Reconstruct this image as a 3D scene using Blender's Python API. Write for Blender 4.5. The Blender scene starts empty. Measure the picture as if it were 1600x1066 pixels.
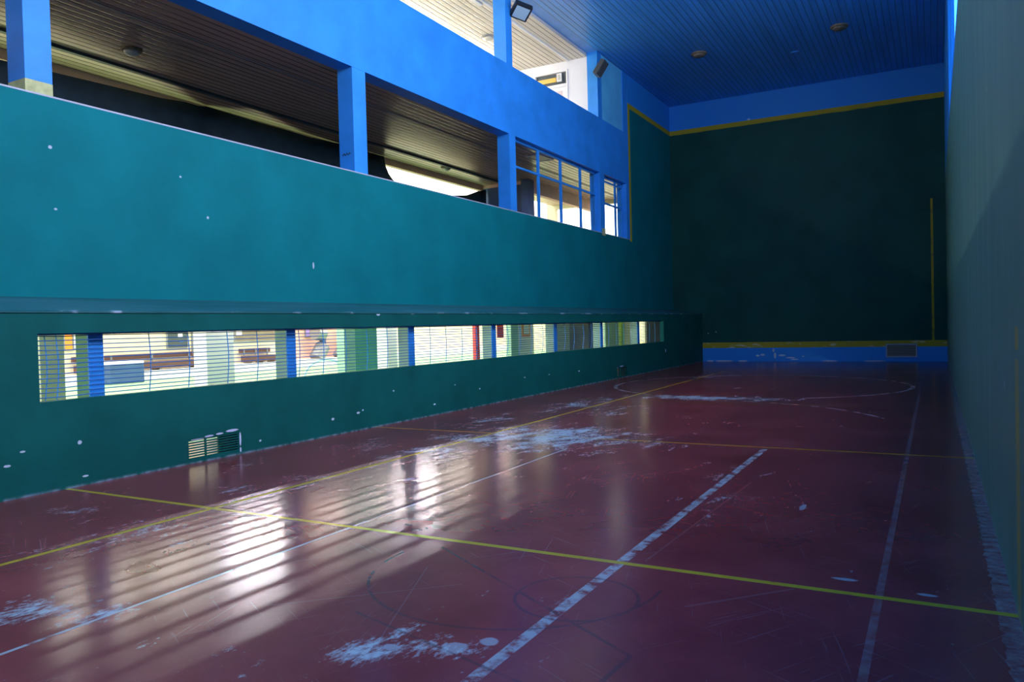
import bpy, bmesh, math, random
from mathutils import Matrix, Vector, Euler
random.seed(7)
S = bpy.context.scene
COL = S.collection

# ------------------------------------------------------------------ camera
cam_d = bpy.data.cameras.new('camera'); cam = bpy.data.objects.new('camera', cam_d); COL.objects.link(cam)
cam_d.sensor_fit = 'HORIZONTAL'; cam_d.sensor_width = 36.0; cam_d.lens = 27.047; cam_d.clip_start = 0.03; cam_d.clip_end = 300
rt = Vector((0.8760799, 0.48149527, -0.02542263)); up = Vector((0.01265571, 0.02974469, 0.99947741)); fw = Vector((-0.48199983, 0.87594381, -0.01996506))
M = Matrix((rt, up, -fw)).transposed().to_4x4(); M.translation = Vector((0, 0, 1.6)); cam.matrix_world = M
S.camera = cam
# ------------------------------------------------------------------ world, exposure
w = bpy.data.worlds.new('sky'); S.world = w; w.use_nodes = True
bg = w.node_tree.nodes['Background']; bg.inputs[0].default_value = (1.0, 0.95, 0.86, 1); bg.inputs[1].default_value = 4.4
vs = S.view_settings; vs.view_transform = 'Standard'; vs.look = 'None'; vs.exposure = 0.0; vs.gamma = 1.0; vs.use_curve_mapping = False
WIN_L = (8.5, 9.2, 12.0)       # daylight behind the frosted high windows of the court
TUBE_YARD = 800.0               # fluorescent tubes under the gallery
TUBE_UP = 190.0                 # fluorescent tubes in the upper gallery

# ------------------------------------------------------------------ shader helpers
class V:
    def __init__(s, nt, so): s.nt = nt; s.so = so
    def _m(s, op, *a):
        n = s.nt.nodes.new('ShaderNodeMath'); n.operation = op
        for i, x in enumerate((s,) + a):
            if isinstance(x, V): s.nt.links.new(x.so, n.inputs[i])
            else: n.inputs[i].default_value = float(x)
        return V(s.nt, n.outputs[0])
    def __add__(s, o): return s._m('ADD', o)
    def __radd__(s, o): return s._m('ADD', o)
    def __sub__(s, o): return s._m('SUBTRACT', o)
    def __rsub__(s, o): return (s * -1) + o
    def __mul__(s, o): return s._m('MULTIPLY', o)
    def __rmul__(s, o): return s._m('MULTIPLY', o)
    def __truediv__(s, o): return s._m('DIVIDE', o)
    def abs(s): return s._m('ABSOLUTE')
    def lt(s, o): return s._m('LESS_THAN', o)
    def gt(s, o): return s._m('GREATER_THAN', o)
    def mx(s, o): return s._m('MAXIMUM', o)
    def mn(s, o): return s._m('MINIMUM', o)
    def sqrt(s): return s._m('SQRT')
    def fract(s): return s._m('FRACT')
    def clamp(s): return s.mx(0).mn(1)
    def ramp(s, a, b): return ((s - a) * (1.0 / (b - a))).clamp()      # 0 at a, 1 at b

class Mat:
    def __init__(s, name, rough=0.6, spec=0.5, metal=0.0):
        s.m = bpy.data.materials.new(name); s.m.use_nodes = True; s.nt = s.m.node_tree
        s.b = s.nt.nodes['Principled BSDF']
        s.b.inputs['Roughness'].default_value = rough; s.b.inputs['Metallic'].default_value = metal
        s.b.inputs['Specular IOR Level'].default_value = spec
        g = s.nt.nodes.new('ShaderNodeNewGeometry'); sp = s.nt.nodes.new('ShaderNodeSeparateXYZ')
        s.nt.links.new(g.outputs['Position'], sp.inputs[0]); s.pos = g.outputs['Position']
        s.X, s.Y, s.Z = (V(s.nt, sp.outputs[i]) for i in range(3))
    def noise(s, scale=1.0, det=4, rough=0.55, vec=(1, 1, 1), rot=0.0, off=(0, 0, 0), dist=0.0):
        mp = s.nt.nodes.new('ShaderNodeMapping'); mp.inputs['Scale'].default_value = vec; mp.inputs['Rotation'].default_value = (0, 0, rot)
        mp.inputs['Location'].default_value = off
        r = s.nt.nodes.new('ShaderNodeMapping'); r.inputs['Rotation'].default_value = (0, 0, rot); mp.inputs['Rotation'].default_value = (0, 0, 0)
        s.nt.links.new(s.pos, r.inputs[0]); s.nt.links.new(r.outputs[0], mp.inputs[0])
        n = s.nt.nodes.new('ShaderNodeTexNoise'); n.inputs['Scale'].default_value = scale; n.inputs['Detail'].default_value = det
        n.inputs['Roughness'].default_value = rough; n.inputs['Distortion'].default_value = dist
        s.nt.links.new(mp.outputs[0], n.inputs['Vector']); return V(s.nt, n.outputs[0])
    def rgb(s, c):
        n = s.nt.nodes.new('ShaderNodeRGB'); n.outputs[0].default_value = (*c, 1); return n.outputs[0]
    def mix(s, a, b, f):
        n = s.nt.nodes.new('ShaderNodeMix'); n.data_type = 'RGBA'
        for k, x in ((6, a), (7, b)):
            if isinstance(x, tuple): n.inputs[k].default_value = (*x, 1)
            else: s.nt.links.new(x, n.inputs[k])
        if isinstance(f, V): s.nt.links.new(f.so, n.inputs[0])
        else: n.inputs[0].default_value = f
        return n.outputs[2]
    def color(s, so): s.nt.links.new(so, s.b.inputs['Base Color'])
    def rough(s, v): s.nt.links.new(v.so, s.b.inputs['Roughness'])
    def bump(s, v, d=0.01, st=0.5):
        n = s.nt.nodes.new('ShaderNodeBump'); n.inputs['Distance'].default_value = d; n.inputs['Strength'].default_value = st
        s.nt.links.new(v.so, n.inputs['Height']); s.nt.links.new(n.outputs[0], s.b.inputs['Normal'])

def paint(name, c, rough=0.5, var=0.12, sc=1.5, spec=0.4, bump=0.15, metal=0.0):
    m = Mat(name, rough, spec, metal); n = m.noise(sc, 5)
    d = tuple(x * (1 - var) for x in c); l = tuple(min(1, x * (1 + var)) for x in c)
    m.color(m.mix(d, l, n.ramp(0.3, 0.7)))
    if bump: m.bump(m.noise(60, 3), 0.004, bump)
    return m.m

def emit(name, c, s, var=0.0):
    m = bpy.data.materials.new(name); m.use_nodes = True; nt = m.node_tree; nt.nodes.clear()
    e = nt.nodes.new('ShaderNodeEmission'); o = nt.nodes.new('ShaderNodeOutputMaterial')
    e.inputs[0].default_value = (*c, 1); e.inputs[1].default_value = s; nt.links.new(e.outputs[0], o.inputs[0]); return m

def spots(m, A, B, lst, amp=0.5, sc=25):
    """chipped blobs: lst of (a, b, ra, rb); ragged by noise. returns 0..1"""
    n = m.noise(sc, 4); tot = None
    for a, b, ra, rb in lst:
        ra *= 0.72; rb *= 0.72
        d = (((A - a) * (1 / ra)) * ((A - a) * (1 / ra)) + ((B - b) * (1 / rb)) * ((B - b) * (1 / rb))).sqrt() + (n - 0.5) * amp * 1.2
        k = 1 - d.ramp(0.85, 1.05)
        tot = k if tot is None else tot.mx(k)
    return tot

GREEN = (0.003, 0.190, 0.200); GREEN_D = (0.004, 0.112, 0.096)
BLUE = (0.030, 0.310, 0.85); YEL = (0.50, 0.38, 0.02); PLASTER = (0.55, 0.66, 0.75)

# left upper wall: green, blue band above a yellow line at the solid end
m = Mat('green_wall_paint', 0.7, 0.12)
c = m.mix(tuple(x * 0.9 for x in GREEN), tuple(x * 1.1 for x in GREEN), m.noise(0.9, 5).ramp(0.35, 0.65))
top = m.Z.gt(9.17); solid = m.Y.gt(25.33)
c = m.mix(c, BLUE, top * solid)
yl = (m.Z.gt(9.0) * m.Z.lt(9.17)).mx(m.Y.lt(25.52) * m.Z.gt(4.4) * m.Z.lt(9.17)) * solid
c = m.mix(c, YEL, yl)
c = m.mix(c, (0.62, 0.70, 0.78), spots(m, m.Y, m.Z, [(5.43, 3.86, .035, .03), (5.47, 3.13, .03, .02), (7.67, 3.27, .03, .03), (7.23, 3.79, .025, .02), (9.8, 2.7, .03, .08)], 0.4) * 0.8)
m.color(c); m.bump(m.noise(45, 4), 0.005, 0.25); M_GREEN = m.m

# gallery front: darker green with chips
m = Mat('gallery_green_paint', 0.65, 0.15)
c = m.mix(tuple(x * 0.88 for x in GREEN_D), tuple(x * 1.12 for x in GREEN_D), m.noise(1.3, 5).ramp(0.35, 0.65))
chips = [(4.95, .47, .035, .03), (4.21, .34, .05, .018), (4.36, .46, .04, .015), (8.89, .25, .045, .03), (9.48, .28, .06, .025), (9.59, .31, .03, .02), (15.14, .44, .05, .02),
         (16.38, .42, .05, .02), (18.13, .39, .07, .025), (25.4, .62, .09, .09), (12.3, .5, .03, .015), (13.2, .35, .04, .02), (7.45, .13, .03, .02), (5.0, .1, .05, .015),
         (10.4, .55, .03, .02), (11.6, .2, .05, .02)]
c = m.mix(c, PLASTER, spots(m, m.Y, m.Z, chips, 0.5, 30))
row = [(5.05, 1.865, .07, .012), (5.2, 1.865, .05, .014), (5.5, 1.865, .05, .014), (5.75, 1.865, .06, .008), (5.95, 1.865, .05, .012), (6.3, 1.867, .2, .006), (6.85, 1.865, .06, .016), (8.9, 1.86, .08, .012),
       (9.5, 1.865, .1, .01), (10.05, 1.845, .07, .035), (10.3, 1.865, .05, .015), (11.0, 1.855, .1, .02), (11.3, 1.865, .1, .012), (12.9, 1.86, .1, .01), (14.8, 1.86, .15, .012), (17.0, 1.86, .2, .01), (20, 1.86, .3, .01), (24, 1.86, .4, .01), (27, 1.86, .5, .01)]
c = m.mix(c, PLASTER, spots(m, m.Y, m.Z, row, 0.35, 35))
# flaked plaster round the two floor grilles
gr = spots(m, m.Y, m.Z, [(6.62, .305, .10, .020), (6.45, .29, .14, .012), (6.78, .315, .08, .018), (6.98, .33, .14, .024), (7.11, .2, .022, .13), (7.11, .06, .02, .05), (21.2, .335, .22, .02), (20.85, .31, .05, .02)], 0.35, 28)
c = m.mix(c, (0.66, 0.70, 0.86), gr)
base = (1 - m.Z.ramp(0.0, 0.03)) * m.noise(9, 4, vec=(1, 1, 0.2)).ramp(0.40, 0.62)
c = m.mix(c, (0.30, 0.42, 0.50), base * 0.8)
m.color(c); m.bump(m.noise(40, 4), 0.005, 0.25); M_GALL = m.m

# sloping gallery roof: dusty
m = Mat('gallery_roof_paint', 0.6, 0.35)
n = m.noise(1.2, 6, vec=(3, 0.4, 3)); c = m.mix((0.008, 0.115, 0.115), (0.045, 0.175, 0.185), n.ramp(0.38, 0.72))
c = m.mix(c, PLASTER, m.X.gt(-8.075) * m.noise(3.0, 5).ramp(0.56, 0.66) * 0.7)
m.color(c); M_ROOF = m.m

# back wall
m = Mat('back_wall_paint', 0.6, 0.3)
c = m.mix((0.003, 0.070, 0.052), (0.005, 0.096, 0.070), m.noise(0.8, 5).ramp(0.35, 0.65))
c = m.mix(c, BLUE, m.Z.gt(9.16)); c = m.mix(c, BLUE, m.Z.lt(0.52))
edge = m.noise(2.2, 3) * 0.05
c = m.mix(c, YEL, m.Z.lt(9.17) * m.Z.gt(9.0 + edge - 0.03))
ysc = m.mix(YEL, (0.75, 0.68, 0.42), m.noise(2.4, 4, vec=(1, 1, 4)).ramp(0.56, 0.68))
c = m.mix(c, ysc, m.Z.gt(0.52) * m.Z.lt(0.735))
vl = ((m.X + 0.055).abs().lt(0.035)) * m.Z.gt(0.735) * m.Z.lt(5.6)
c = m.mix(c, YEL, vl * m.noise(7, 4, vec=(1, 1, .4)).ramp(0.25, 0.45))
bl = [(-5.93, .22, .10, .05), (-5.75, .25, .12, .05), (-5.35, .42, .06, .09), (-5.3, .22, .06, .16), (-5.05, .23, .18, .045), (-4.75, .14, .22, .035), (-4.6, .08, .2, .03), (-7.2, .02, .5, .03), (-7.75, .02, .2, .03), (-6.5, .02, .25, .03), (-3.4, .02, .4, .02), (-1.9, .02, .5, .02), (-4.3, .19, .05, .03)]
c = m.mix(c, (0.62, 0.74, 0.82), spots(m, m.X, m.Z, bl, 0.45, 9))
c = m.mix(c, (0.6, 0.7, 0.8), spots(m, m.X, m.Z, [(-7.8, 1.1, .03, .02), (-7.5, 1.15, .03, .03), (-6.1, 9.2, .08, .05)], 0.3, 20))
m.color(c); m.bump(m.noise(40, 4), 0.005, 0.2); M_BACK = m.m

# right wall
m = Mat('right_wall_paint', 0.45, 0.4)
n = m.noise(1.2, 6, vec=(2, 2, 0.35)); c = m.mix((0.080, 0.230, 0.185), (0.140, 0.320, 0.260), n.ramp(0.3, 0.7))
c = m.mix(c, BLUE, m.Z.gt(6.3))
y1 = ((m.Y - 4.72).abs().lt(0.10)) * m.Z.lt(1.53) * (1 - m.Z.gt(1.36) * m.Z.lt(1.41))
y2 = ((m.Y - 29.75).abs().lt(0.12)) * m.Z.gt(0.7) * m.Z.lt(5.65)
y3 = ((m.Y - 7.16).abs().lt(0.03)) * m.Z.lt(0.6) * 0.15
c = m.mix(c, (0.50, 0.36, 0.05), (y1 * 0.8).mx(y2).mx(y3) * m.noise(6, 4).ramp(0.2, 0.5))
c = m.mix(c, (0.5, 0.65, 0.7), spots(m, m.Y, m.Z, [(5.55, 1.16, .03, .05), (6.9, 3.3, .03, .03), (4.6, 5.2, .03, .03), (5.0, 3.5, .03, .03)], 0.4, 20) * 0.7)
sk = (1 - m.Z.ramp(0.0, 0.10)) * m.noise(5, 5).ramp(0.42, 0.60)
c = m.mix(c, (0.30, 0.36, 0.38), sk * 0.6)
m.color(c); m.bump(m.noise(35, 4), 0.004, 0.2); M_RIGHT = m.m

# court floor: maroon paint, worn patches, scratches, court lines
m = Mat('maroon_court_floor', 0.25, 0.36)
X, Y = m.X, m.Y
n1 = m.noise(0.8, 6, 0.6); n2 = m.noise(14, 5, 0.65)
c = m.mix((0.185, 0.027, 0.030), (0.29, 0.050, 0.052), n1.ramp(0.35, 0.68))
c = m.mix(c, (0.30, 0.055, 0.065), n2.ramp(0.45, 0.8) * 0.10)
def band(A, a, wd): return (A - a).abs().lt(wd / 2)
worn = m.noise(7, 6, 0.7); worn2 = m.noise(3.0, 5, 0.65, off=(5, 2, 0))
wl = worn.ramp(0.40, 0.56)
white = (band(X, -0.30, 0.042) * Y.lt(25) * worn.ramp(0.30, 0.6) * 0.28)
white = white.mx(band(X, -1.86, 0.075) * Y.lt(9.75) * wl)
white = white.mx(band(X, -4.17, 0.028) * Y.lt(9.0) * worn2.ramp(0.36, 0.46))
white = white.mx((X + (m.noise(11, 4, off=(3, 1, 0)) - 0.5) * 0.09).gt(0.272) * (m.noise(9, 5, 0.7, vec=(1, 1.6, 1)).ramp(0.34, 0.68)) * 0.55)
R = (((X + 3.85) * (X + 3.85)) + ((Y - 19.3) * (Y - 19.3))).sqrt()
white = white.mx(band(R, 3.4, 0.09) * worn2.ramp(0.38, 0.5) * 0.7)
R2 = (((X + 3.9) * (X + 3.9)) + ((Y - 12.0) * (Y - 12.0))).sqrt()
white = white.mx(band(R2, 3.42, 0.07) * X.gt(-4.3) * Y.gt(13.3) * worn2.ramp(0.4, 0.55) * 0.6)
yel = band(X, -5.81, 0.055) * Y.lt(25)
for yy, s in ((4.80, 0.055), (9.90, 0.05), (15.0, 0.05), (20.1, 0.05), (25.0, 0.05)):
    yel = yel.mx(band(Y, yy, s) * (1.0 if yy < 5 else 0.75 if yy < 12 else 0.5))
yel = yel * m.noise(5, 4, 0.6, off=(3, 3, 0)).ramp(0.25, 0.42)
# worn patches, in the places the traffic made them
W = None
for (cx, cy, rx, ry, k) in [(-4.9, 9.8, 1.6, 1.5, 1.3), (-5.6, 8.2, 0.9, 1.3, .8), (-6.9, 8.4, .7, 1.2, .55), (-6.7, 11.2, .6, 1.3, .8), (-6.2, 14.0, .7, 2.4, .85), (-4.3, 15.9, 2.0, .6, 1.25), (-5.2, 13.2, .9, 1.3, .7),
                            (-5.6, 3.9, .5, .9, .75), (-6.9, 4.3, .5, .5, .7), (-4.6, 2.6, .6, .35, .8), (-4.2, 2.75, .25, .3, .9), (-3.0, 2.5, .5, .3, .45), (-2.15, 3.15, .4, .25, .95), (-2.5, 2.95, .4, .2, .7), (-1.95, 4.0, .2, .3, .5), (-2.0, 8.2, .5, .5, .55), (-3.3, 9.7, .7, .9, .7),
                            (-6.0, 5.7, .45, 1.2, .6), (-1.7, 6.6, .4, .8, .35), (-4.2, 18.6, 2.6, 1.2, .4), (-3.0, 12.3, 2.0, 2.2, .3), (-5.9, 21.5, 1.1, 2.0, .6), (-1.2, 7.0, .3, .4, .4), (-4.9, 6.6, .6, 1.4, .35), (-3.2, 7.4, 1.6, 1.5, .22), (-7.4, 6.5, .4, 1.6, .35)]:
    d = ((((X - cx) * (1 / rx)) * ((X - cx) * (1 / rx))) + (((Y - cy) * (1 / ry)) * ((Y - cy) * (1 / ry)))).sqrt()
    g = (1 - d.ramp(0.0, 1.5)) * k; W = g if W is None else W.mx(g)
sn = m.noise(3.4, 7, 0.72, vec=(1.0, 0.55, 1), dist=0.4); fine = m.noise(30, 5, 0.7, vec=(1, .5, 1))
streak = m.noise(5.0, 5, 0.7, vec=(1.0, 0.25, 1), rot=0.35, off=(2, 7, 0))
sc_mask = (sn * 0.6 + streak * 0.4 + W * 0.21 + (fine - 0.5) * 0.45).ramp(0.64, 0.76)
# a scatter of thin scratches
scr = None
for i, (rot, th) in enumerate([(0.5, 0.655), (-0.9, 0.665), (1.3, 0.665), (2.1, 0.67)]):
    k = m.noise(2.2, 3, 0.5, vec=(0.55, 26, 1), rot=rot, off=(i * 7.3, i * 3.1, 0)).ramp(th, th + 0.02); scr = k if scr is None else scr.mx(k)
scr = scr * m.noise(1.1, 3, off=(9, 1, 0)).ramp(0.42, 0.6)
dabs = spots(m, X, Y, [(-0.50, 5.05, .11, .035), (-1.0, 6.85, .035, .16), (-0.06, 4.95, .08, .03), (-2.12, 3.18, .09, .10), (-2.42, 3.05, .06, .05), (-2.0, 3.32, .07, .07), (-3.9, 10.4, .1, .05)], 0.6, 14)
dark = None
for (cx, cy, r, y0) in [(-2.40, 4.35, 0.95, 4.4), (-1.86, 4.08, 0.36, 4.6)]:
    Rk = (((X - cx) * (X - cx)) + ((Y - cy) * (Y - cy))).sqrt(); k = band(Rk, r, 0.022) * Y.lt(y0); dark = k if dark is None else dark.mx(k)
def seg(x0, y0, x1, y1, wd):
    L = math.hypot(x1 - x0, y1 - y0); ux, uy = (x1 - x0) / L, (y1 - y0) / L
    t = (X - x0) * ux + (Y - y0) * uy; q = ((X - x0) * (-uy) + (Y - y0) * ux).abs()
    return q.lt(wd / 2) * t.gt(0) * t.lt(L)
dark = dark.mx(seg(-3.17, 4.62, -1.30, 3.46, .022)).mx(seg(-1.30, 3.46, -1.33, 3.1, .025)).mx(seg(-2.9, 3.35, -1.5, 2.95, .02)).mx(seg(-1.6, 7.3, -1.25, 7.05, .03)) * m.noise(6, 4, off=(1, 8, 0)).ramp(0.32, 0.5)
thin = seg(-1.72, 4.9, -1.55, 9.0, .012).mx(seg(-3.45, 3.2, -2.6, 4.0, .01)).mx(seg(-2.4, 2.8, -3.0, 4.2, .008)).mx(seg(-1.25, 4.2, -.75, 4.75, .02)) * 0.22
c = m.mix(c, (0.33, 0.30, 0.34), (scr * 0.28).mx(thin).clamp() * 0.7)
c = m.mix(c, (0.50, 0.66, 0.72), (sc_mask * 0.8).mx(dabs * 0.5))
c = m.mix(c, (0.42, 0.50, 0.52), white * 0.85)
c = m.mix(c, (0.50, 0.40, 0.02), yel * (1 - sc_mask * 0.6))
c = m.mix(c, (0.03, 0.03, 0.045), dark * 0.5)
m.color(c)
m.rough(0.175 + n1 * 0.06 + sc_mask * 0.06)
m.bump(m.noise(0.8, 1), 0.006, 0.06)
M_FLOOR = m.m

def slats(name, c, gap, per, gw, rough=0.4, spec=0.5, wear=None):
    m = Mat(name, rough, spec); fx = (m.X * (1 / per)).fract(); g = fx.lt(gw)
    prof = ((fx - 0.5 - gw / 2).abs() * (2 / (1 - gw)))
    n = m.noise(1.0, 4, vec=(4, .35, 1)); cc = m.mix(tuple(x * .85 for x in c), tuple(min(1, x * 1.1) for x in c), n.ramp(.3, .7))
    if wear: cc = m.mix(cc, wear, m.noise(0.7, 5, vec=(2.5, .4, 1), off=(4, 4, 0)).ramp(.58, .72) * .5)
    m.color(m.mix(cc, gap, g)); m.bump((1 - prof.ramp(0.75, 1.0)) * (1 - g), 0.02, 0.6); return m.m
M_CEIL = slats('blue_ceiling_slats', (0.08, 0.38, 0.92), (0.03, 0.15, 0.40), 0.17, 0.11, 0.32, 0.6)
M_CEIL_UP = slats('cream_ceiling_slats', (0.78, 0.72, 0.62), (0.16, 0.13, 0.11), 0.17, 0.11, 0.45, 0.4)
M_CEIL_MID = slats('brown_ceiling_slats', (0.60, 0.39, 0.27), (0.10, 0.07, 0.05), 0.17, 0.13, 0.25, 0.5, wear=(0.2, 0.15, 0.12))

M_BLUE = paint('blue_paint', BLUE, 0.5); M_BLUE_L = paint('light_blue_paint', (0.13, 0.36, 0.85), 0.5); M_CYAN = paint('pale_cyan_blue_paint', (0.15, 0.62, 1.0), 0.5)
M_WHITE = paint('white_paint', (0.88, 0.87, 0.88), 0.5, 0.03); M_LEDGE = paint('grey_sill', (0.50, 0.52, 0.56), 0.5)
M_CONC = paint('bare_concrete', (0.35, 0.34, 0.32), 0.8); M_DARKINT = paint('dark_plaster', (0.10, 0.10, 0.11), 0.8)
M_PEACH = paint('peach_plaster', (0.92, 0.54, 0.43), 0.7); M_CREAM = paint('cream_plaster', (0.82, 0.74, 0.56), 0.7, .05)
M_PALEG = paint('pale_green_paint', (0.34, 0.56, 0.42), 0.6); M_DKG = paint('grass_green_paint', (0.05, 0.28, 0.14), 0.5)
M_YARD = paint('green_yard_floor', (0.33, 0.62, 0.33), 0.6, .08); M_YARDW = paint('pale_kerb', (0.86, 0.84, 0.84), 0.7, .04)
M_GREY = paint('grey_metal', (0.30, 0.31, 0.33), 0.45, metal=.4); M_DGREY = paint('dark_grey_metal', (0.06, 0.065, 0.07), 0.45); M_BLACK = paint('black_metal', (0.02, 0.022, 0.025), 0.4)
M_WOOD = paint('dark_wood', (0.12, 0.06, 0.05), 0.6); M_LENS = paint('floodlight_glass', (0.45, 0.62, 0.70), 0.1, .02, spec=.8)
M_WIRE = paint('blue_wire', (0.03, 0.16, 0.45), 0.5); M_TARP = paint('dark_tarpaulin', (0.020, 0.045, 0.062), 0.75, .25, 3)
M_RED = paint('red_paint', (0.62, 0.06, 0.05), 0.5); M_ORANGE = paint('orange_paint', (0.95, 0.32, 0.04), 0.6)
M_PURPLE = paint('lilac_card', (0.45, 0.32, 0.75), 0.7); M_LIME = paint('lime_card', (0.55, 0.85, 0.05), 0.7)
M_OLIVE = paint('olive_board', (0.16, 0.17, 0.12), 0.7); M_TAUPE = paint('taupe_board', (0.42, 0.36, 0.31), 0.7)
M_BOARD = paint('dark_notice_board', (0.07, 0.09, 0.10), 0.5); M_BBLUE = paint('faded_blue', (0.06, 0.12, 0.28), 0.5)
M_SALMON = paint('salmon_box', (0.85, 0.40, 0.28), 0.6); M_LAMP = paint('lamp_plastic', (0.62, 0.60, 0.52), 0.4, .05)
M_RUST = paint('rusty_metal', (0.20, 0.15, 0.10), 0.7, .4, 12); M_VENT = paint('grey_vent_mesh', (0.30, 0.27, 0.24), 0.6, .2, 30)
M_FRAMEW = paint('vent_frame', (0.45, 0.50, 0.62), 0.5); M_GLINE = paint('yellow_patch', (0.60, 0.58, 0.25), 0.7, .2, 8)
M_PANE_D = emit('frosted_blue_tinted_glass', (0.12, 0.5, 1.0), 1.6)
M_PANE = emit('frosted_daylit_glass', tuple(x / max(WIN_L) for x in WIN_L), max(WIN_L))
M_TUBE = emit('lit_fluorescent_tube', (1.0, 0.90, 0.95), TUBE_YARD); M_TUBE2 = emit('lit_ceiling_tube', (1.0, 0.95, 0.86), TUBE_UP)
M_TUBEW = emit('dim_fluorescent_tube', (1.0, 0.88, 0.82), TUBE_YARD * 0.17)

# ------------------------------------------------------------------ mesh helpers
class MB:
    def __init__(s): s.bm = bmesh.new()
    def box(s, x0, y0, z0, x1, y1, z1, rot=None, bev=0.0):
        cx, cy, cz = (x0 + x1) / 2, (y0 + y1) / 2, (z0 + z1) / 2
        T = Matrix.Translation((cx, cy, cz)) @ (rot if rot is not None else Matrix.Identity(4)) @ Matrix.Diagonal((abs(x1 - x0), abs(y1 - y0), abs(z1 - z0), 1))
        r = bmesh.ops.create_cube(s.bm, size=1.0, matrix=T)
        if bev:
            ed = list({e for v in r['verts'] for e in v.link_edges}); bmesh.ops.bevel(s.bm, geom=ed, offset=bev, segments=2, affect='EDGES', profile=0.6)
        return s
    def tube(s, pts, r, n=8, cap=True):
        rings = []
        for i, p in enumerate(pts):
            p = Vector(p); a = Vector(pts[max(i - 1, 0)]); b = Vector(pts[min(i + 1, len(pts) - 1)]); d = (b - a).normalized()
            u = d.cross(Vector((0, 0, 1)) if abs(d.z) < .9 else Vector((1, 0, 0))).normalized(); v = d.cross(u)
            rr = r[i] if isinstance(r, (list, tuple)) else r
            rings.append([s.bm.verts.new(p + (u * math.cos(2 * math.pi * k / n) + v * math.sin(2 * math.pi * k / n)) * rr) for k in range(n)])
        for A, B in zip(rings, rings[1:]):
            for k in range(n): s.bm.faces.new((A[k], A[(k + 1) % n], B[(k + 1) % n], B[k]))
        if cap: s.bm.faces.new(rings[0]); s.bm.faces.new(rings[-1][::-1])
        return s
    def lathe(s, prof, c, n=24, axis='Z'):
        rings = []
        for r, h in prof:
            rings.append([s.bm.verts.new((c[0] + r * math.cos(2 * math.pi * k / n), c[1] + r * math.sin(2 * math.pi * k / n), c[2] + h)) for k in range(n)])
        for A, B in zip(rings, rings[1:]):
            for k in range(n): s.bm.faces.new((A[k], A[(k + 1) % n], B[(k + 1) % n], B[k]))
        s.bm.faces.new(rings[0]); s.bm.faces.new(rings[-1]); return s
    def wall(s, axis, p, t, a0, a1, b0, b1, holes=()):
        """slab normal to axis ('X': a=Y,b=Z ; 'Y': a=X,b=Z) between p and p+t, rectangular holes (a0,a1,b0,b1)"""
        A = sorted({a0, a1, *[h[0] for h in holes], *[h[1] for h in holes]}); B = sorted({b0, b1, *[h[2] for h in holes], *[h[3] for h in holes]})
        A = [a for a in A if a0 <= a <= a1]; B = [b for b in B if b0 <= b <= b1]
        def sol(i, j):
            if i < 0 or j < 0 or i >= len(A) - 1 or j >= len(B) - 1: return False
            ca, cb = (A[i] + A[i + 1]) / 2, (B[j] + B[j + 1]) / 2
            return not any(h[0] < ca < h[1] and h[2] < cb < h[3] for h in holes)
        vc = {}
        def v(pp, a, b):
            k = (pp, a, b)
            if k not in vc: vc[k] = s.bm.verts.new((pp, a, b) if axis == 'X' else (a, pp, b))
            return vc[k]
        for i in range(len(A) - 1):
            for j in range(len(B) - 1):
                if not sol(i, j): continue
                q = [(A[i], B[j]), (A[i + 1], B[j]), (A[i + 1], B[j + 1]), (A[i], B[j + 1])]
                for pp in (p, p + t): s.bm.faces.new([v(pp, *x) for x in q])
                for (di, dj, e0, e1) in ((-1, 0, 3, 0), (1, 0, 1, 2), (0, -1, 0, 1), (0, 1, 2, 3)):
                    if not sol(i + di, j + dj): s.bm.faces.new([v(p, *q[e0]), v(p, *q[e1]), v(p + t, *q[e1]), v(p + t, *q[e0])])
        return s
    def prism(s, poly, axis, lo, hi):
        def P(a, b, h): return (h, a, b) if axis == 'X' else ((a, h, b) if axis == 'Y' else (a, b, h))
        A = [s.bm.verts.new(P(a, b, lo)) for a, b in poly]; B = [s.bm.verts.new(P(a, b, hi)) for a, b in poly]; n = len(poly)
        s.bm.faces.new(A); s.bm.faces.new(B[::-1])
        for k in range(n): s.bm.faces.new((A[k], A[(k + 1) % n], B[(k + 1) % n], B[k]))
        return s
    def build(s, name, mat, parent=None, smooth=False):
        bmesh.ops.recalc_face_normals(s.bm, faces=s.bm.faces)
        me = bpy.data.meshes.new(name); s.bm.to_mesh(me); s.bm.free()
        for mt in (mat if isinstance(mat, (list, tuple)) else [mat]): me.materials.append(mt)
        if smooth:
            for f in me.polygons: f.use_smooth = True
        o = bpy.data.objects.new(name, me); COL.objects.link(o)
        if parent is not None:
            o.parent = parent; o.matrix_parent_inverse = Matrix.Translation(-parent.location)
        return o
def struct(name, mb, mat, parent=None):
    o = mb.build(name, mat, parent)
    if parent is None: o['kind'] = 'structure'
    return o
def tag(o, label, cat, group=None, kind=None):
    o['label'] = label; o['category'] = cat
    if group: o['group'] = group
    if kind: o['kind'] = kind
    return o
def thing(name, loc, label, cat, group=None):
    o = bpy.data.objects.new(name, None); o.empty_display_size = 0.1; o.location = loc; COL.objects.link(o); return tag(o, label, cat, group)
def B(*a, **k): return MB().box(*a, **k)

# ------------------------------------------------------------------ dimensions
XG, XU, XR, YB, YF = -8.03, -9.18, 0.366, 30.16, -5.0
ZS, ZB, ZT, ZC = 4.45, 6.36, 8.08, 10.15
XI, XFAR = -9.53, -13.64

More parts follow.
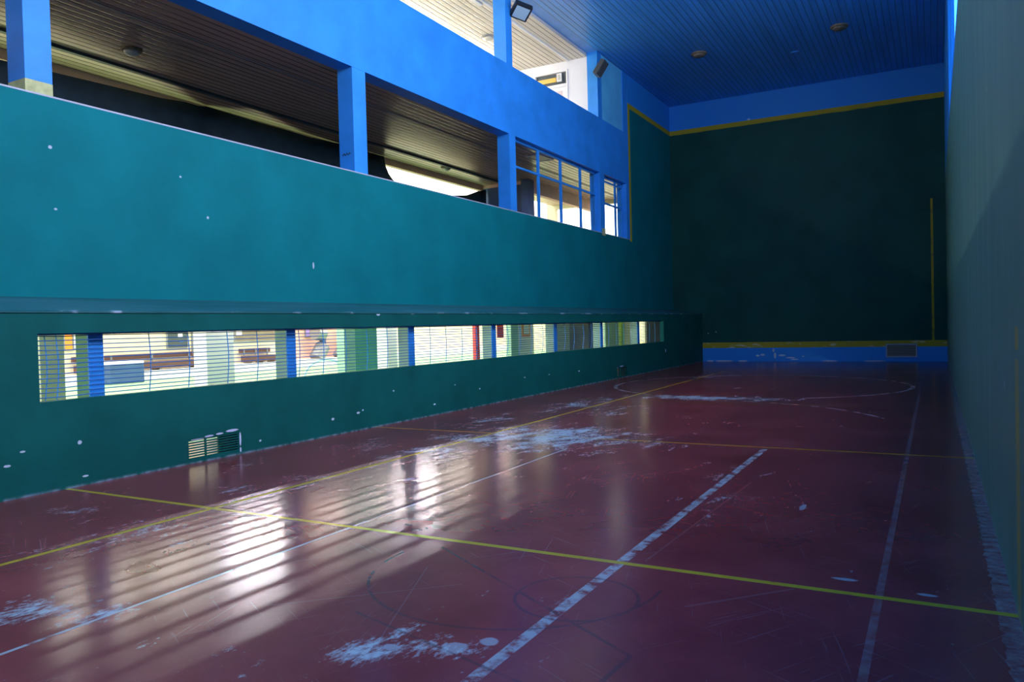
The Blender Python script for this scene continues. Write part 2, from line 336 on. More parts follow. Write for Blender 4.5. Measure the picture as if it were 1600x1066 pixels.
# ------------------------------------------------------------------ court shell
struct('floor', B(XG - 1.6, YF - .3, -0.2, XR + .3, YB + .3, 0), M_FLOOR)
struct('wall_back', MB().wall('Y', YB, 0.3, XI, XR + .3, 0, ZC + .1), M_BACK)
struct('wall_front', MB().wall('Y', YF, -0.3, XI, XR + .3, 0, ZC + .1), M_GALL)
RW = [(-4.4 + i * 2.9 + 0.12, -4.4 + (i + 1) * 2.9 - 0.12) for i in range(9)]
RW = [(a, b) for a, b in RW if b < 21.8]
holes = [(a, b, 6.45, 9.85) for a, b in RW]
struct('wall_right', MB().wall('X', XR, 0.34, YF, YB, 0, ZC + .1, holes), M_RIGHT)
for i, (a, b) in enumerate(RW):
    f = MB(); x0, x1 = XR + .16, XR + .24
    f.box(x0, a, 6.45, x1, a + .06, 9.85); f.box(x0, b - .06, 6.45, x1, b, 9.85); f.box(x0, a, 6.45, x1, b, 6.51); f.box(x0, a, 9.79, x1, b, 9.85)
    f.box(x0, (a + b) / 2 - .03, 6.45, x1, (a + b) / 2 + .03, 9.85); f.box(x0, a, 8.1, x1, b, 8.16)
    fo = struct('window_%d' % (i + 1), f, M_BLUE)
    B(x1 - .03, a, 6.45, x1 - .015, b, 9.85).build('frosted_pane', M_PANE if b < 16.5 else M_PANE_D, fo)
struct('ceiling', B(XU, YF, ZC, XR + .34, YB, ZC + .15), M_CEIL)
# left wall: parapet, beam, solid end
struct('wall_left', MB().wall('X', XU, XI - XU, YF, YB, 2.32, ZC + .1, [(YF, 25.34, ZS, ZC + .1)]).wall('X', XU, -.06, YF, YB, 2.02, 2.32), M_GREEN)
struct('trim_1', B(XU, YF, ZB, XI, 25.34, ZT), M_BLUE)                       # deep beam between the two galleries
struct('trim_2', B(XU + .004, YF, ZS, XI, 25.3, ZS + .02), M_LEDGE)          # pale sill on the green parapet
struct('trim_3', B(XU, YF, ZC, XI - .02, 25.34, ZC + .15), M_BLUE_L)         # edge beam beside the court ceiling
struct('trim_4', B(XU - .03, 23.0, ZT, XI, 24.88, ZC), M_CYAN)             # pale blue infill panel of the upper opening
# low gallery in front
vent1, vent2 = (6.30, 7.09, 0.045, 0.30), (20.85, 21.7, 0.03, 0.31)
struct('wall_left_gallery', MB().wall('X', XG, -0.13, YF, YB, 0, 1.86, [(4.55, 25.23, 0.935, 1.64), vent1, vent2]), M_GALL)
struct('roof_gallery', MB().prism([(XG + .012, 1.855), (XG + .012, 1.875), (XU, 2.075), (XU, 2.0), (XG - .1, 1.80)], 'Y', YF, YB), M_ROOF)

# ------------------------------------------------------------------ slit posts and wire grilles
posts = [5.08, 7.99, 10.86, 13.73, 16.69, 19.63, 22.62]
k = 8.2 / 8.03
pl = ['first blue post in the slit, near its left end', 'second blue post in the slit from the left', 'third blue post in the slit, right of the green panel', 'fourth blue post in the slit, beside the red post',
      'fifth blue post in the slit, left of the taupe board', 'sixth blue post in the slit, right of the taupe board', 'seventh blue post in the slit, nearest the far end']
for y, lb in zip(posts, pl):
    y0, y1 = y * k, (y + .17) * k
    t = thing('slit_post', (-8.3, (y0 + y1) / 2, 0.0), lb, 'post', 'posts in the low slit window')
    B(-8.215, y0 + .002, 0.0, -8.43, y1, 1.84).build('shaft', M_PALEG if y > 6 else M_DKG, t)
    B(-8.195, y0, 0.0, -8.215, y1, 1.84).build('face_board', M_BLUE, t)
bays = [(4.56, 25.22)]
edges = [4.56] + [p + .08 for p in posts] + [25.22]
vert = [[4.66, 4.78], [5.87, 6.41, 7.01, 7.51], [8.30, 8.80, 9.31, 9.82, 10.35], [11.61, 12.13, 12.69, 13.24], [14.51, 15.07, 15.63, 16.21], [17.45, 18.0, 18.6, 19.15], [20.4, 21.0, 21.6, 22.2], [23.4, 23.95, 24.5]]
gl = ['wire grille at the left end of the low slit, up to the first post', 'wire grille of the slit in front of the benches and the white pillar', 'wire grille of the slit in front of the bicycle arch and lilac card', 'wire grille of the slit before the plain cream wall left of the red post',
      'wire grille of the slit with bowed uprights right of the fourth post', 'wire grille of the slit in front of the taupe board', 'wire grille of the slit between the sixth and seventh posts', 'wire grille at the far right end of the low slit']
for i in range(8):
    a, b = edges[i], edges[i + 1]
    t = thing('wire_grille', (-8.12, (a + b) / 2, 0.935), gl[i], 'grille', 'wire grilles across the low slit window')
    h = MB()
    for j in range(14):
        z = 0.972 + j * 0.0495; bow = 0.004 * math.sin(j * 2.3 + i)
        h.tube([(-8.115, a, z), (-8.115, (a + b) / 2, z - .004 + bow), (-8.115, b, z)], 0.0063, 6)
    h.build('horizontal_wires', M_WIRE, t)
    for q, y in enumerate(vert[i]):
        am = 0.05 if i in (4, 5) else 0.015; yy = y * 8.125 / 8.1
        MB().tube([(-8.125, yy - am, 0.94), (-8.125, yy + am * .6, 1.15), (-8.125, yy + am, 1.35), (-8.125, yy - am * .3, 1.64)], 0.006, 6).build('upright_wire', M_BLUE, t)
    B(-8.10, a, 1.622, -8.13, b, 1.64).build('top_rail', M_BLUE, t)

# ------------------------------------------------------------------ floor level grilles in the gallery wall
def louvre(vt, label, n, lit):
    a, b, z0, z1 = vt
    t = thing('floor_grille', (XG, (a + b) / 2, z0), label, 'grille')
    s = MB()
    for j in range(n):
        z = z0 + (j + .5) * (z1 - z0) / n
        s.box(XG - .008, a, z - .0085, XG - .022, b, z + .0085)
    s.build('slats', M_GALL, t)
    c_ = a + (b - a) * .33
    MB().wall('X', XG - .03, .024, a, b, z0, z1, [(a + .015, c_, z0 + .01, z1 - .01), (c_ + .02, b - .015, z0 + .01, z1 - .01)]).build('frame', M_GALL, t)
    B(XG - .08, a + (b - a) * lit, z0, XG - .10, b, z1).build('backing', M_RUST, t)
louvre(vent1, 'louvred floor grille with flaked white plaster round it, lower left wall', 8, 0.66)
louvre(vent2, 'small louvred floor grille low in the wall near the far end', 7, 0.3)
t = thing('wall_vent', (-1.03, YB, 0.16), 'rectangular framed vent at the foot of the back wall, over the blue band', 'vent')
f = MB().wall('Y', YB - .05, .05, -1.53, -.55, .15, .62, [(-1.49, -.59, .19, .58)])
f.build('frame', M_FRAMEW, t); s = MB()
for j in range(13): s.box(-1.49, YB - .03, .195 + j * .03, -.59, YB - .012, .213 + j * .03)
s.build('slats', M_VENT, t); B(-1.49, YB - .010, .19, -.59, YB - .002, .58).build('backing', M_BOARD, t)

# ------------------------------------------------------------------ pillars of the openings
def pillar(y0, y1, z0, z1, label, group):
    return tag(B(XU - .001, y0, z0, XI, y1, z1, bev=.006).build('blue_pillar', M_BLUE), label, 'pillar', group)
G1 = 'blue pillars on the green parapet'
t = thing('blue_pillar', (XU - .17, 5.33, ZS), 'blue pillar at the left edge with a bare yellowish patch at its foot', 'pillar', G1)
B(XU - .001, 5.17, ZS + .16, XI, 5.49, ZB, bev=.006).build('shaft', M_BLUE, t); B(XU - .001, 5.17, ZS + .02, XI, 5.49, ZS + .16).build('patched_foot', M_GLINE, t)['label'] = 'bare yellowish foot of the pillar'
t = thing('blue_pillar', (XU - .17, 11.12, ZS), 'blue pillar with a small black scribble on its side, second from the left', 'pillar', G1)
B(XU - .001, 10.94, ZS + .02, XI, 11.31, ZB, bev=.006).build('shaft', M_BLUE, t)
sb = MB(); pts = [(-9.27 - .02 * i, 4.80 + .025 * math.sin(i * 1.9)) for i in range(10)]
sb.tube([(x, 10.937, z) for x, z in pts], .007, 5); sb.build('scribble', M_BLACK, t)['label'] = 'black scribble'
pillar(16.81, 17.13, ZS + .02, ZB, 'blue pillar between the open balcony bay and the barred window bay', G1)
t = thing('blue_pillar', (XU - .17, 22.88, ZS), 'blue pillar between the two barred window bays', 'pillar', G1)
B(XU - .001, 22.69, ZS + .02, XI, 23.06, ZB, bev=.006).build('shaft', M_BLUE, t); B(XU + .003, 22.78, ZS - .06, XU - .01, 23.06, ZS + .16).build('yellow_mark', M_GLINE, t)
pillar(25.05, 25.34, ZS + .02, ZB, 'blue jamb closing the far barred window bay beside the yellow line', G1)
G2 = 'blue pillars of the upper gallery'
pillar(16.77, 17.08, ZT, ZC, 'blue upper gallery pillar carrying the black floodlight', G2)
pillar(22.68, 23.0, ZT, ZC, 'blue upper gallery pillar carrying the small grey floodlight', G2)
pillar(24.88, 25.34, ZT, ZC, 'narrow blue upper gallery jamb right of the pale blue panel', G2)

# ------------------------------------------------------------------ barred frames
def frame(y0, y1, ys, zh, label, thin=False):
    t = thing('window_frame', (-9.36, (y0 + y1) / 2, ZS + .02), label, 'window frame', 'blue metal frames in the barred bays')
    o = MB(); x0, x1 = -9.33, -9.38
    o.box(x0, y0, ZB - .06, x1, y1, ZB); o.box(x0, y0, ZS + .02, x1, y1, ZS + .05); o.box(x0, y0, ZS + .02, x1, y0 + .04, ZB); o.box(x0, y1 - .06, ZS + .02, x1, y1, ZB)
    o.build('outer_frame', M_BLUE, t)
    for y in ys: B(x0, y - .05, ZS + .05, x1, y + .05, ZB - .06).build('mullion', M_BLUE, t)
    for z in zh: B(x0 + .01, y0 + .04, z - .025, x1 - .005, y1 - .06, z + .025).build('transom', M_BLUE, t)
frame(17.13, 22.69, [18.70, 20.12, 21.52], [5.66], 'blue metal frame with three uprights in the nearer barred bay')
frame(23.06, 25.05, [24.42], [5.49, 6.20], 'narrow blue metal frame in the far barred bay')

# ------------------------------------------------------------------ first gallery (between parapet and beam)
struct('floor_gallery', B(XI, YF, 3.5, -13.9, 44, 3.8), M_CONC)  # slab lengthened unseen past the gallery end to shade the far boards
struct('ceiling_gallery', B(XI, YF, 6.45, XFAR, 28.5, 6.6), M_CEIL_MID)
sm = MB()
sm.box(-10.60, YF, 6.44, -10.66, 28.4, 6.46); struct('trim_5', sm, paint('ceiling_seam', (0.32, 0.29, 0.26), 0.5))
struct('trim_6', MB().box(-12.70, YF, 6.40, -12.78, 28.4, 6.46), M_BOARD)
struct('trim_7', B(XFAR, YF, 6.28, XFAR - .16, 23.0, 6.6), M_PEACH)              # peach lintel
struct('trim_8', B(-11.8, 23.15, 6.05, -11.98, 28.5, 6.6), M_PEACH)
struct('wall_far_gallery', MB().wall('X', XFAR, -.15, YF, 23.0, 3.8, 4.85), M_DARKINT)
struct('wall_end_gallery', MB().wall('Y', 23.0, .15, -13.8, -11.98, 3.8, 6.38), M_BBLUE)
struct('trim_9', B(-13.8, 22.97, 6.35, -11.98, 23.15, 6.45), M_PEACH)
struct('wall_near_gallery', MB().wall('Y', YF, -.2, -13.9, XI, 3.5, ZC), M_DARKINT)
struct('wall_window_gallery', MB().wall('X', -11.8, -.15, 23.15, 28.5, 3.8, 4.5), M_CREAM)
struct('wall_open_gallery', MB().wall('Y', 28.5, .2, -13.9, XI, 3.5, ZC, [(-13.5, -9.9, 4.3, 6.3)]), M_CREAM)
tag(B(-11.74, 22.72, 3.8, -12.02, 23.14, 6.45, bev=.01).build('blue_column', M_BBLUE), 'blue column behind the barred window, between blue partition and bright opening', 'pillar')
tag(B(XI - .35, 24.2, 3.8, XI - .55, 24.5, 6.45).build('blue_column', M_BBLUE), 'blue column inside the far narrow barred bay', 'pillar')
# tarpaulin
tops = [(YF + .05, 5.5, -12.9), (2, 5.8, -12.9), (5, 5.95, -12.9), (6.89, 6.01, -12.9), (7.76, 6.06, -12.95), (9.27, 6.18, -13.15), (10.05, 6.25, -13.28), (10.74, 6.35, -13.4), (11.13, 6.38, -13.5), (11.34, 6.42, -13.52), (11.48, 6.4, -13.45), (12.51, 6.33, -13.3), (13.36, 6.36, -13.38), (14.4, 6.39, -13.5), (15.5, 6.44, -13.5), (17.35, 6.44, -13.5), (17.40, 6.2, -13.5), (17.55, 5.98, -13.5), (17.76, 5.83, -13.5), (18.5, 5.68, -13.5), (19.5, 5.68, -13.5), (20.56, 5.78, -13.5), (21.7, 5.95, -13.5), (22.4, 6.18, -13.5), (22.95, 6.3, -13.5)]
tb = MB(); rows = []
for i in range(len(tops) - 1):
    (ya, za, xa), (yb, zb, xb) = tops[i], tops[i + 1]; n = max(1, int((yb - ya) / .25))
    for q in range(n): rows.append((ya + (yb - ya) * q / n, za + (zb - za) * q / n, xa + (xb - xa) * q / n))
rows.append(tops[-1]); grid = []
for y, z, x in rows:
    grid.append([tb.bm.verts.new((x + .05 * math.sin(y * 2.1 + j) * (1 - j / 8) + .03 * math.sin(y * 5) * (1 - j / 8), y, 3.85 + (z - 3.85) * j / 8)) for j in range(9)])
for A_, B_ in zip(grid, grid[1:]):
    for j in range(8): tb.bm.faces.new((A_[j], B_[j], B_[j + 1], A_[j + 1]))
tp = tb.build('tarpaulin', M_TARP, smooth=True); md = tp.modifiers.new('thickness', 'SOLIDIFY'); md.thickness = .006
tag(tp, 'dark tarpaulin hung across the far side of the gallery, sagging on the right', 'tarpaulin')
# bits on that ceiling
t = thing('ceiling_lamp', (-11.88, 8.47, 6.45), 'dark round lamp on the brown slatted gallery ceiling', 'lamp')
MB().lathe([(.17, 0), (.17, -.03), (.15, -.04)], (-11.88, 8.47, 6.45)).build('base', M_RUST, t); MB().lathe([(.13, -.04), (.12, -.07), (.07, -.10), (.02, -.11)], (-11.88, 8.47, 6.45)).build('shade', M_LAMP, t, True)
t = thing('ceiling_lamp', (-12.9, 19.6, 6.45), 'small round lamp above the sagging tarpaulin', 'lamp')
MB().lathe([(.17, 0), (.17, -.03), (.15, -.04)], (-12.9, 19.6, 6.45)).build('base', M_RUST, t); MB().lathe([(.13, -.04), (.12, -.07), (.07, -.10), (.02, -.11)], (-12.9, 19.6, 6.45)).build('shade', M_LAMP, t, True)
t = thing('ceiling_hatch', (-9.95, 20.0, 6.45), 'square grey hatch in the slatted ceiling behind the nearer barred bay', 'hatch')
B(-9.75, 19.6, 6.42, -10.15, 20.4, 6.45).build('panel', M_GREY, t); h = MB().wall('X', 0, .04, 19.55, 20.45, -.24, .24, [(19.6, 20.4, -.2, .2)])
bmesh.ops.transform(h.bm, matrix=Matrix.Translation((-9.95, 0, 6.41)) @ Matrix(((0, 0, 1, 0), (0, 1, 0, 0), (1, 0, 0, 0), (0, 0, 0, 1))), verts=h.bm.verts); h.build('rim', M_WHITE, t)
t = thing('junction_box', (-12.92, 22.97, 5.95), 'small dark box on the blue partition beside the tarpaulin', 'box')
B(-12.87, 22.93, 5.95, -12.99, 23.0, 6.09).build('housing', M_RUST, t); B(-12.88, 22.92, 5.96, -12.98, 22.93, 6.08).build('cover', M_BLACK, t)

# ------------------------------------------------------------------ upper gallery
struct('floor_upper', B(XI, YF, 7.2, -13.9, 28.5, 7.4), M_CREAM)
struct('ceiling_upper', B(XI - .02, YF, 10.05, -13.9, 28.5, 10.2), M_CEIL_UP)
struct('wall_end_upper', MB().wall('Y', 22.74, .16, -13.8, XI, 7.4, 10.05, [(-11.42, -10.22, 7.4, 9.78)]), M_WHITE)
uh = [(y, y + 4.6, 8.4, 9.75) for y in (-4.5, 0.9, 6.3, 11.7, 17.1)]
struct('wall_far_upper', MB().wall('X', XFAR, -.2, YF, 28.5, 7.2, 10.05, uh), M_WHITE)
dr = MB(); dr.box(-11.42, 22.70, 9.72, -10.22, 22.82, 9.78); dr.box(-10.27, 22.70, 7.4, -10.22, 22.82, 9.72); dr.box(-11.42, 22.70, 7.4, -11.37, 22.82, 9.72); dr.box(-11.37, 22.70, 9.25, -10.27, 22.82, 9.34)
do = struct('door_1', dr, M_WHITE)
B(-11.37, 22.80, 9.34, -10.27, 22.815, 9.72).build('transom_backing', M_BOARD, do)
B(-11.35, 22.77, 9.46, -10.66, 22.79, 9.60).build('transom_strip', paint('orange_strip', (0.95, 0.55, 0.12), .5), do)
B(-11.37, 22.74, 7.4, -10.27, 22.79, 9.25).build('leaf', M_WHITE, do); B(-11.2, 22.735, 8.2, -10.42, 22.74, 9.13).build('leaf_panel', paint('pale_pink_panel', (.78, .66, .66), .5), do)
t = thing('bulkhead_lamp', (-10.52, 22.72, 9.45), 'white oval bulkhead lamp in the window over the upper door', 'lamp')
MB().box(-10.61, 22.70, 9.43, -10.43, 22.76, 9.70, bev=.02).build('body', M_WHITE, t); B(-10.56, 22.68, 9.48, -10.48, 22.70, 9.65, bev=.008).build('diffuser', M_LAMP, t)
tag(B(-10.14, YF + .1, 10.01, -10.20, 22.7, 10.047).build('cable_duct', M_WHITE), 'white cable duct running along the cream slatted ceiling', 'cable duct')
t = thing('ceiling_lamp', (-11.32, 19.6, 10.05), 'round white lamp on the cream slatted ceiling of the upper gallery', 'lamp')
MB().lathe([(.20, 0), (.20, -.035), (.17, -.045)], (-11.32, 19.6, 10.05)).build('base', M_GREY, t); MB().lathe([(.165, -.045), (.15, -.08), (.09, -.11), (.02, -.12)], (-11.32, 19.6, 10.05)).build('diffuser', M_LAMP, t, True)
t = thing('strip_lamp', (-10.30, 17.2, 10.05), 'short white strip lamp at the end of the cable duct, top of the picture', 'lamp')
B(-10.24, 16.7, 9.98, -10.36, 17.5, 10.047, bev=.01).build('body', M_WHITE, t); B(-10.26, 16.63, 9.985, -10.34, 16.699, 10.047).build('end_cap', M_GREY, t)
def tube_lamp(x, y0, y1, z, mat, label, group, r=.011, body=M_WHITE):
    t = thing('tube_lamp', (x, (y0 + y1) / 2, z + .06), label, 'lamp', group)
    B(x - .04, y0, z + .03, x + .04, y1, z + .30 if z < 5 else z + .10).build('body', body, t)
    MB().tube([(x, y0 + .03, z), (x, y1 - .03, z)], r, 6).build('tube', mat, t)
for i in range(9):
    tube_lamp(-12.35, -4.5 + i * 3.0, -1.9 + i * 3.0, 9.948, M_TUBE2, 'lit tube lamp in the row on the upper gallery ceiling', 'tube lamps of the upper gallery')
# roof over galleries
struct('roof_main', B(XI + .3, YF - .3, 10.32, -14.6, 29, 10.5), M_CONC)

# ------------------------------------------------------------------ floodlights
def flood(c, size, rot, house, lens, label, facew):
    t = thing('floodlight', c, label, 'floodlight')
    R_ = Euler(rot, 'XYZ').to_matrix().to_4x4(); W_, H_, D_ = size
    def put(mb):
        bmesh.ops.transform(mb.bm, matrix=Matrix.Translation(c) @ R_, verts=mb.bm.verts); return mb
    hb = MB().box(-D_ / 2, -W_ / 2, -H_ / 2, D_ / 2, W_ / 2, H_ / 2, bev=.015)
    for q in range(7): hb.box(-D_ / 2 - .03, -W_ / 2 + .03 + q * (W_ - .06) / 6 - .004, -H_ / 2 + .03, -D_ / 2, -W_ / 2 + .03 + q * (W_ - .06) / 6 + .004, H_ / 2 - .03)
    put(hb).build('housing', house, t)
    put(MB().box(D_ / 2, -W_ / 2 * facew, -H_ / 2 * facew, D_ / 2 + .012, W_ / 2 * facew, H_ / 2 * facew, bev=.004)).build('glass', lens, t)
    br = MB(); br.tube([(c[0] - .02, c[1], c[2]), (XU, c[1], c[2] + .02)], .02, 8)
    br.build('bracket', M_GREY, t)
flood((-8.93, 17.12, 9.42), (.46, .42, .14), (math.radians(-25), math.radians(58), math.radians(-60)), M_BLACK, M_LENS, 'black floodlight with pale glass high on the upper pillar, top centre', .78)
flood((-8.97, 22.45, 9.50), (.26, .50, .18), (math.radians(-24), math.radians(22), math.radians(-20)), M_DGREY, M_DGREY, 'small grey floodlight on the far upper pillar', .8)

# ------------------------------------------------------------------ court ceiling fittings
for (x, y, lb) in [(-6.5, 24.7, 'rusty round fitting on the blue ceiling, left of the pair'), (-2.35, 24.7, 'rusty round fitting on the blue ceiling, right of the pair near the back')]:
    t = thing('ceiling_fitting', (x, y, ZC), lb, 'ceiling fitting', 'round fittings on the court ceiling')
    MB().lathe([(.25, 0), (.25, -.03), (.22, -.05)], (x, y, ZC)).build('ring', M_RUST, t); MB().lathe([(.20, -.05), (.18, -.09), (.1, -.12)], (x, y, ZC)).build('plate', M_RUST, t, True)
tag(B(-3.95, 26.2, ZC - .03, -3.70, 26.9, ZC, bev=.01).build('ceiling_plate', M_CEIL), 'small blue plate on the ceiling between the two round fittings', 'plate')

# ------------------------------------------------------------------ lamps under the gallery, beyond the slit
GT = 'tube lamps under the gallery'
for y0, y1, mt in [(5.6, 7.1, M_TUBEW), (7.5, 9.0, M_TUBEW), (9.3, 10.8, M_TUBEW), (11.15, 13.15, M_TUBE), (13.6, 15.1, M_TUBEW), (15.3, 16.6, M_TUBEW), (16.85, 18.75, M_TUBE), (19.2, 20.7, M_TUBEW), (22.2, 23.7, M_TUBEW)]:
    tube_lamp(-13.03, y0, y1, 3.2, mt, 'lit tube lamp under the gallery beyond the slit', GT)

# ------------------------------------------------------------------ the bright yard beyond the slit
YX = -25.0
struct('ground_yard', B(-9.63, -12, -.2, YX, 60, 0), M_YARD)
struct('ground_kerb', B(YX, -12, 0, YX + .9, 60, .34), M_YARDW)
struct('wall_yard', B(YX, -12, 0, YX - .3, 24.9, 7.8), M_CREAM)
struct('wall_yard_peach', B(YX, 24.9, 0, YX - .3, 28.9, 7.8), M_PEACH)
struct('wall_yard_far', B(YX, 28.9, 0, YX - .3, 60, 7.8), M_CREAM)
struct('wall_yard_end', B(YX, 44.0, 0, -9.6, 44.3, 6.0), M_CREAM)
struct('wall_yard_passage', B(-9.6, 30.5, 0, -9.4, 44.0, 6.0), M_CREAM)
def yp(x, y0, y1, z0, z1, t, mat, name, label, cat, group=None):
    return tag(B(x, y0, z0, x - t, y1, z1).build(name, mat), label, cat, group)
GP = 'white pillars carrying the gallery over the yard'
yp(-13.4, 11.05, 11.77, 0, 3.5, .4, M_WHITE, 'white_pillar', 'broad white pillar between the two benches', 'pillar', GP)
yp(-13.4, 17.14, 17.57, 0, 3.5, .4, M_WHITE, 'white_pillar', 'white pillar just left of the third slit post', 'pillar', GP)
yp(-13.4, 27.9, 29.35, 0, 3.5, .4, M_WHITE, 'white_pillar', 'white pillar just right of the fifth slit post', 'pillar', GP)
yp(-13.4, 35.1, 36.7, 0, 3.5, .4, M_WHITE, 'white_pillar', 'white pillar with a green strip between the sixth and seventh slit posts', 'pillar', GP)
yp(-11.5, 35.4 * 11.5 / 13.4, 35.9 * 11.5 / 13.4, 0, 3.5, .1, M_LIME, 'green_pipe_boxing', 'thin lime green strip in front of the farthest white pillar', 'boxing')
yp(-13.4, 7.62, 8.04, 0, 3.5, .35, paint('stone_grey', (0.42, 0.44, 0.38), .7), 'stone_pillar', 'grey stone pillar at the left end of the slit', 'pillar')
t = thing('green_locker', (-13.1, 15.7, 0), 'tall green locker with a pale side, beyond the slit right of the bicycle arch', 'locker')
B(-13.2, 15.78 * 13.2 / 13.4, 0, -13.45, 16.68 * 13.2 / 13.4, 3.3).build('body', paint('mid_green_paint', (.10, .36, .24), .5), t)
B(-13.2, 15.35 * 13.2 / 13.4, 0, -13.45, 15.78 * 13.2 / 13.4 - .002, 3.3).build('side_cabinet', M_PALEG, t)['label'] = 'pale green side cabinet'
yp(-13.4, 21.85, 22.1, 0, 3.5, .12, M_RED, 'red_post', 'red post beyond the slit left of the fourth blue post', 'post')
yp(-13.4, 23.3, 23.75, 1.18, 3.5, .02, M_RED, 'red_banner', 'crimson banner hanging right of the fourth slit post', 'banner')
yp(-13.6, 24.65, 25.2, 0, 3.5, .2, M_PALEG, 'pale_green_post', 'pale green post behind the fifth bay of the slit', 'post')
struct('wall_partition', B(-14.03, 25.25, 0, -14.13, 27.3, 3.5), M_WHITE)
t = thing('framed_poster', (-14.0, 26.3, 1.1), 'small orange framed poster in the fifth bay of the slit', 'poster')
B(-14.0, 26.3, 1.15, -14.03, 26.95, 1.9).build('frame', M_ORANGE, t); B(-13.985, 26.42, 1.25, -14.0, 26.83, 1.8).build('sheet', M_WHITE, t)
yp(-13.4, 29.35, 31.35, 0, 3.5, .1, M_TAUPE, 'taupe_board', 'large taupe board between the fifth and sixth slit posts', 'board')
yp(-13.4, 31.37, 31.9, 0, 3.5, .1, M_BOARD, 'dark_door_panel', 'dark narrow panel at the right edge of the taupe board', 'panel')
yp(-13.4, 33.35, 35.05, 0, 3.5, .1, M_PALEG, 'green_board', 'pale green board right of the sixth slit post', 'board')
yp(-13.2, 38.6, 41.3, 0, 3.5, .1, M_OLIVE, 'olive_board', 'olive board behind the far right end of the slit', 'board')
yp(-13.2, 41.35, 43.5, 0, 3.5, .1, M_PALEG, 'mint_board', 'mint green board at the extreme right end of the slit', 'board')
# benches along the far wall
def bench(y0, y1, label, col):
    t = thing('bench', (YX + .45, (y0 + y1) / 2, .34), label, 'bench', 'benches along the yard wall')
    B(YX + .22, y0, .40, YX + .70, y1, .64, bev=.01).build('seat', col, t)
    B(YX + .10, y0, .76, YX + .17, y1, .93, bev=.01).build('backrest', M_WOOD, t)
    for y in (y0 + .2, (y0 + y1) / 2, y1 - .2):
        B(YX + .22, y - .04, .34, YX + .66, y + .04, .40).build('leg', M_GREY, t); B(YX + .17, y - .03, .36, YX + .21, y + .03, .92).build('back_support', M_GREY, t)
bench(15.15, 15.8, 'short dark bench seen left of the first slit post', M_WOOD)
bench(16.3, 19.85, 'long dark bench beyond the slit, under the cream wall', M_WOOD)
bench(22.1, 23.75, 'dark bench between the white pillar and the second slit post', M_WOOD)
t = thing('storage_chest', (YX + 1.2, 16.6, 0), 'low faded blue chest with rounded white lid in front of the bench', 'chest')
B(YX + .95, 15.6, .0, YX + 1.45, 16.85, .62, bev=.03).build('body', M_BBLUE, t); B(YX + .93, 15.6, .62, YX + 1.47, 16.85, .74, bev=.05).build('lid', M_WHITE, t)
def board(y0, y1, z0, z1, mat, name, label, cat='notice board', bits=()):
    t = thing(name, (YX, (y0 + y1) / 2, z0), label, cat)
    B(YX + .05, y0, z0, YX + .004, y1, z1).build('panel', mat, t)
    MB().wall('X', YX + .004, .06, y0 - .03, y1 + .03, z0 - .03, z1 + .03, [(y0, y1, z0, z1)]).build('rim', M_GREY, t)
    for (a, b, c_, d, mm) in bits: B(YX + .055, a, c_, YX + .05, b, d).build('pinned_sheet', mm, t)
board(18.85, 19.7, 1.10, 2.1, M_BOARD, 'notice_board', 'dark notice board with small pale sheets on the cream wall', bits=[(19.3, 19.5, 1.5, 1.62, M_WHITE), (19.35, 19.55, 1.28, 1.36, M_BBLUE)])
board(19.95, 20.6, .76, 1.55, M_BOARD, 'notice_board', 'dark notice board with a blue note left of the broad white pillar', bits=[(20.3, 20.45, .8, 1.0, M_BBLUE)])
board(19.95, 20.6, 1.60, 2.1, M_BOARD, 'notice_board', 'dark board with a red note left of the broad white pillar', bits=[(20.15, 20.3, 1.45 + .17, 1.75, M_RED)])
board(22.0, 24.2, 1.25, 2.1, paint('brown_board', (.25, .2, .14), .6), 'notice_board', 'wide brown notice board above the bench right of the white pillar', bits=[(22.05, 22.35, 1.5, 1.7, M_WHITE)])
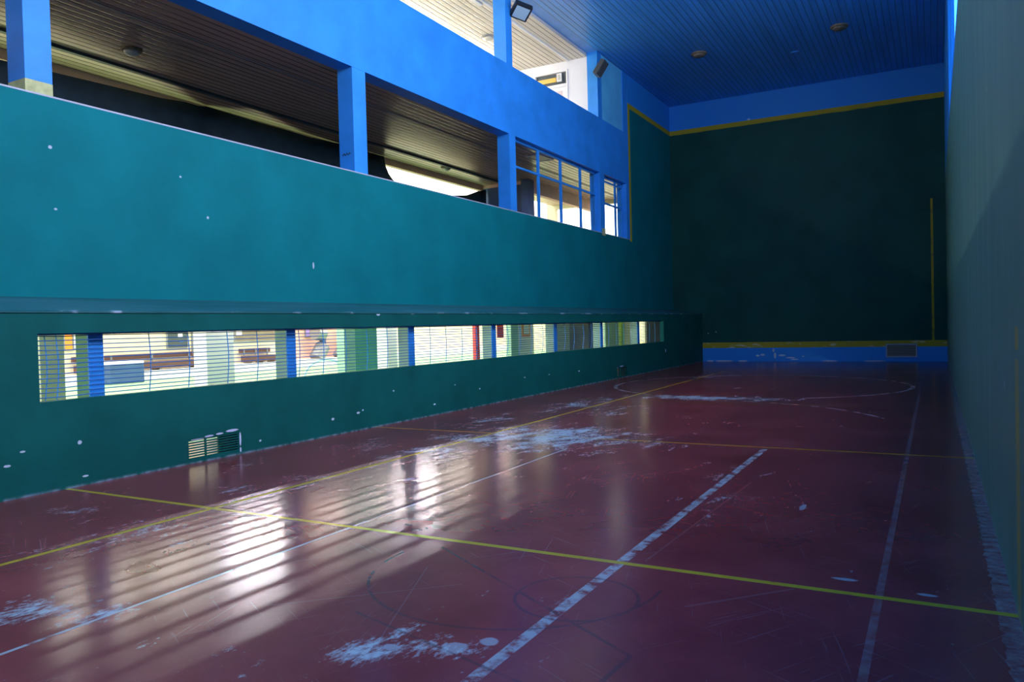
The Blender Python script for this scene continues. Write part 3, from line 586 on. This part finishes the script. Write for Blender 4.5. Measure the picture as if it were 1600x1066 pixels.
board(15.0, 15.25, 1.18, 2.1, M_ORANGE, 'wall_poster', 'orange poster at the left end of the slit', 'poster')
board(15.3, 15.75, 1.22, 1.9, M_WHITE, 'wall_poster', 'white poster beside the orange one at the left end', 'poster')
board(26.0, 26.75, 1.35, 2.2, M_PURPLE, 'wall_card', 'lilac card on the peach wall', 'card')
board(26.8, 27.35, 1.35, 2.2, M_LIME, 'wall_card', 'lime green card on the peach wall', 'card')
t = thing('waste_bin', (YX + .5, 20.25, .34), 'salmon coloured bin at the foot of the notice boards', 'bin')
MB().prism([(YX + .3, .34), (YX + .7, .34), (YX + .75, .70), (YX + .25, .70)], 'Y', 19.95, 20.6).build('body', M_SALMON, t); B(YX + .23, 19.92, .70, YX + .77, 20.63, .75, bev=.01).build('lid', M_SALMON, t)
def stand(y, label, arm):
    t = thing('exercise_stand', (YX + .6, y, .34), label, 'exercise machine', 'exercise machines before the peach wall')
    MB().tube([(YX + .6, y, .34), (YX + .6, y, 1.5)], .035).build('upright', M_GREY, t)
    MB().tube([(YX + .6, y, .9), (YX + .6, y - .45, .34)], .34).build('brace', M_GREY, t)
    MB().tube([(YX + .6, y, 1.45), (YX + .6, y + arm, 1.52)], .34).build('arm', M_GREY, t)
    B(YX + .5, y - .12, .95, YX + .7, y + .12, 1.25, bev=.02).build('pad', M_BBLUE, t)
stand(26.5, 'exercise machine with a slanting brace under the lilac card', -.5)
stand(28.05, 'exercise machine right of the lime card, arm reaching right', .7)
t = thing('bicycle_arch', (-16.5, 18.6, 0), 'pale blue metal arch standing on the green yard floor', 'bicycle rack')
ar = [(-17.6, 19.2 + .95 * -math.cos(math.pi * q / 16) * 1.0, .12 + .52 * math.sin(math.pi * q / 16)) for q in range(17)]
MB().tube([(ar[0][0], ar[0][1], 0)] + ar + [(ar[-1][0], ar[-1][1], 0)], .035, 8).build('hoop', paint('pale_blue_steel', (.40, .62, .80), .4), t, True)
for yy in (ar[0][1], ar[-1][1]): MB().lathe([(.08, 0), (.08, .02)], (-17.6, yy, 0)).build('foot_plate', M_GREY, t)
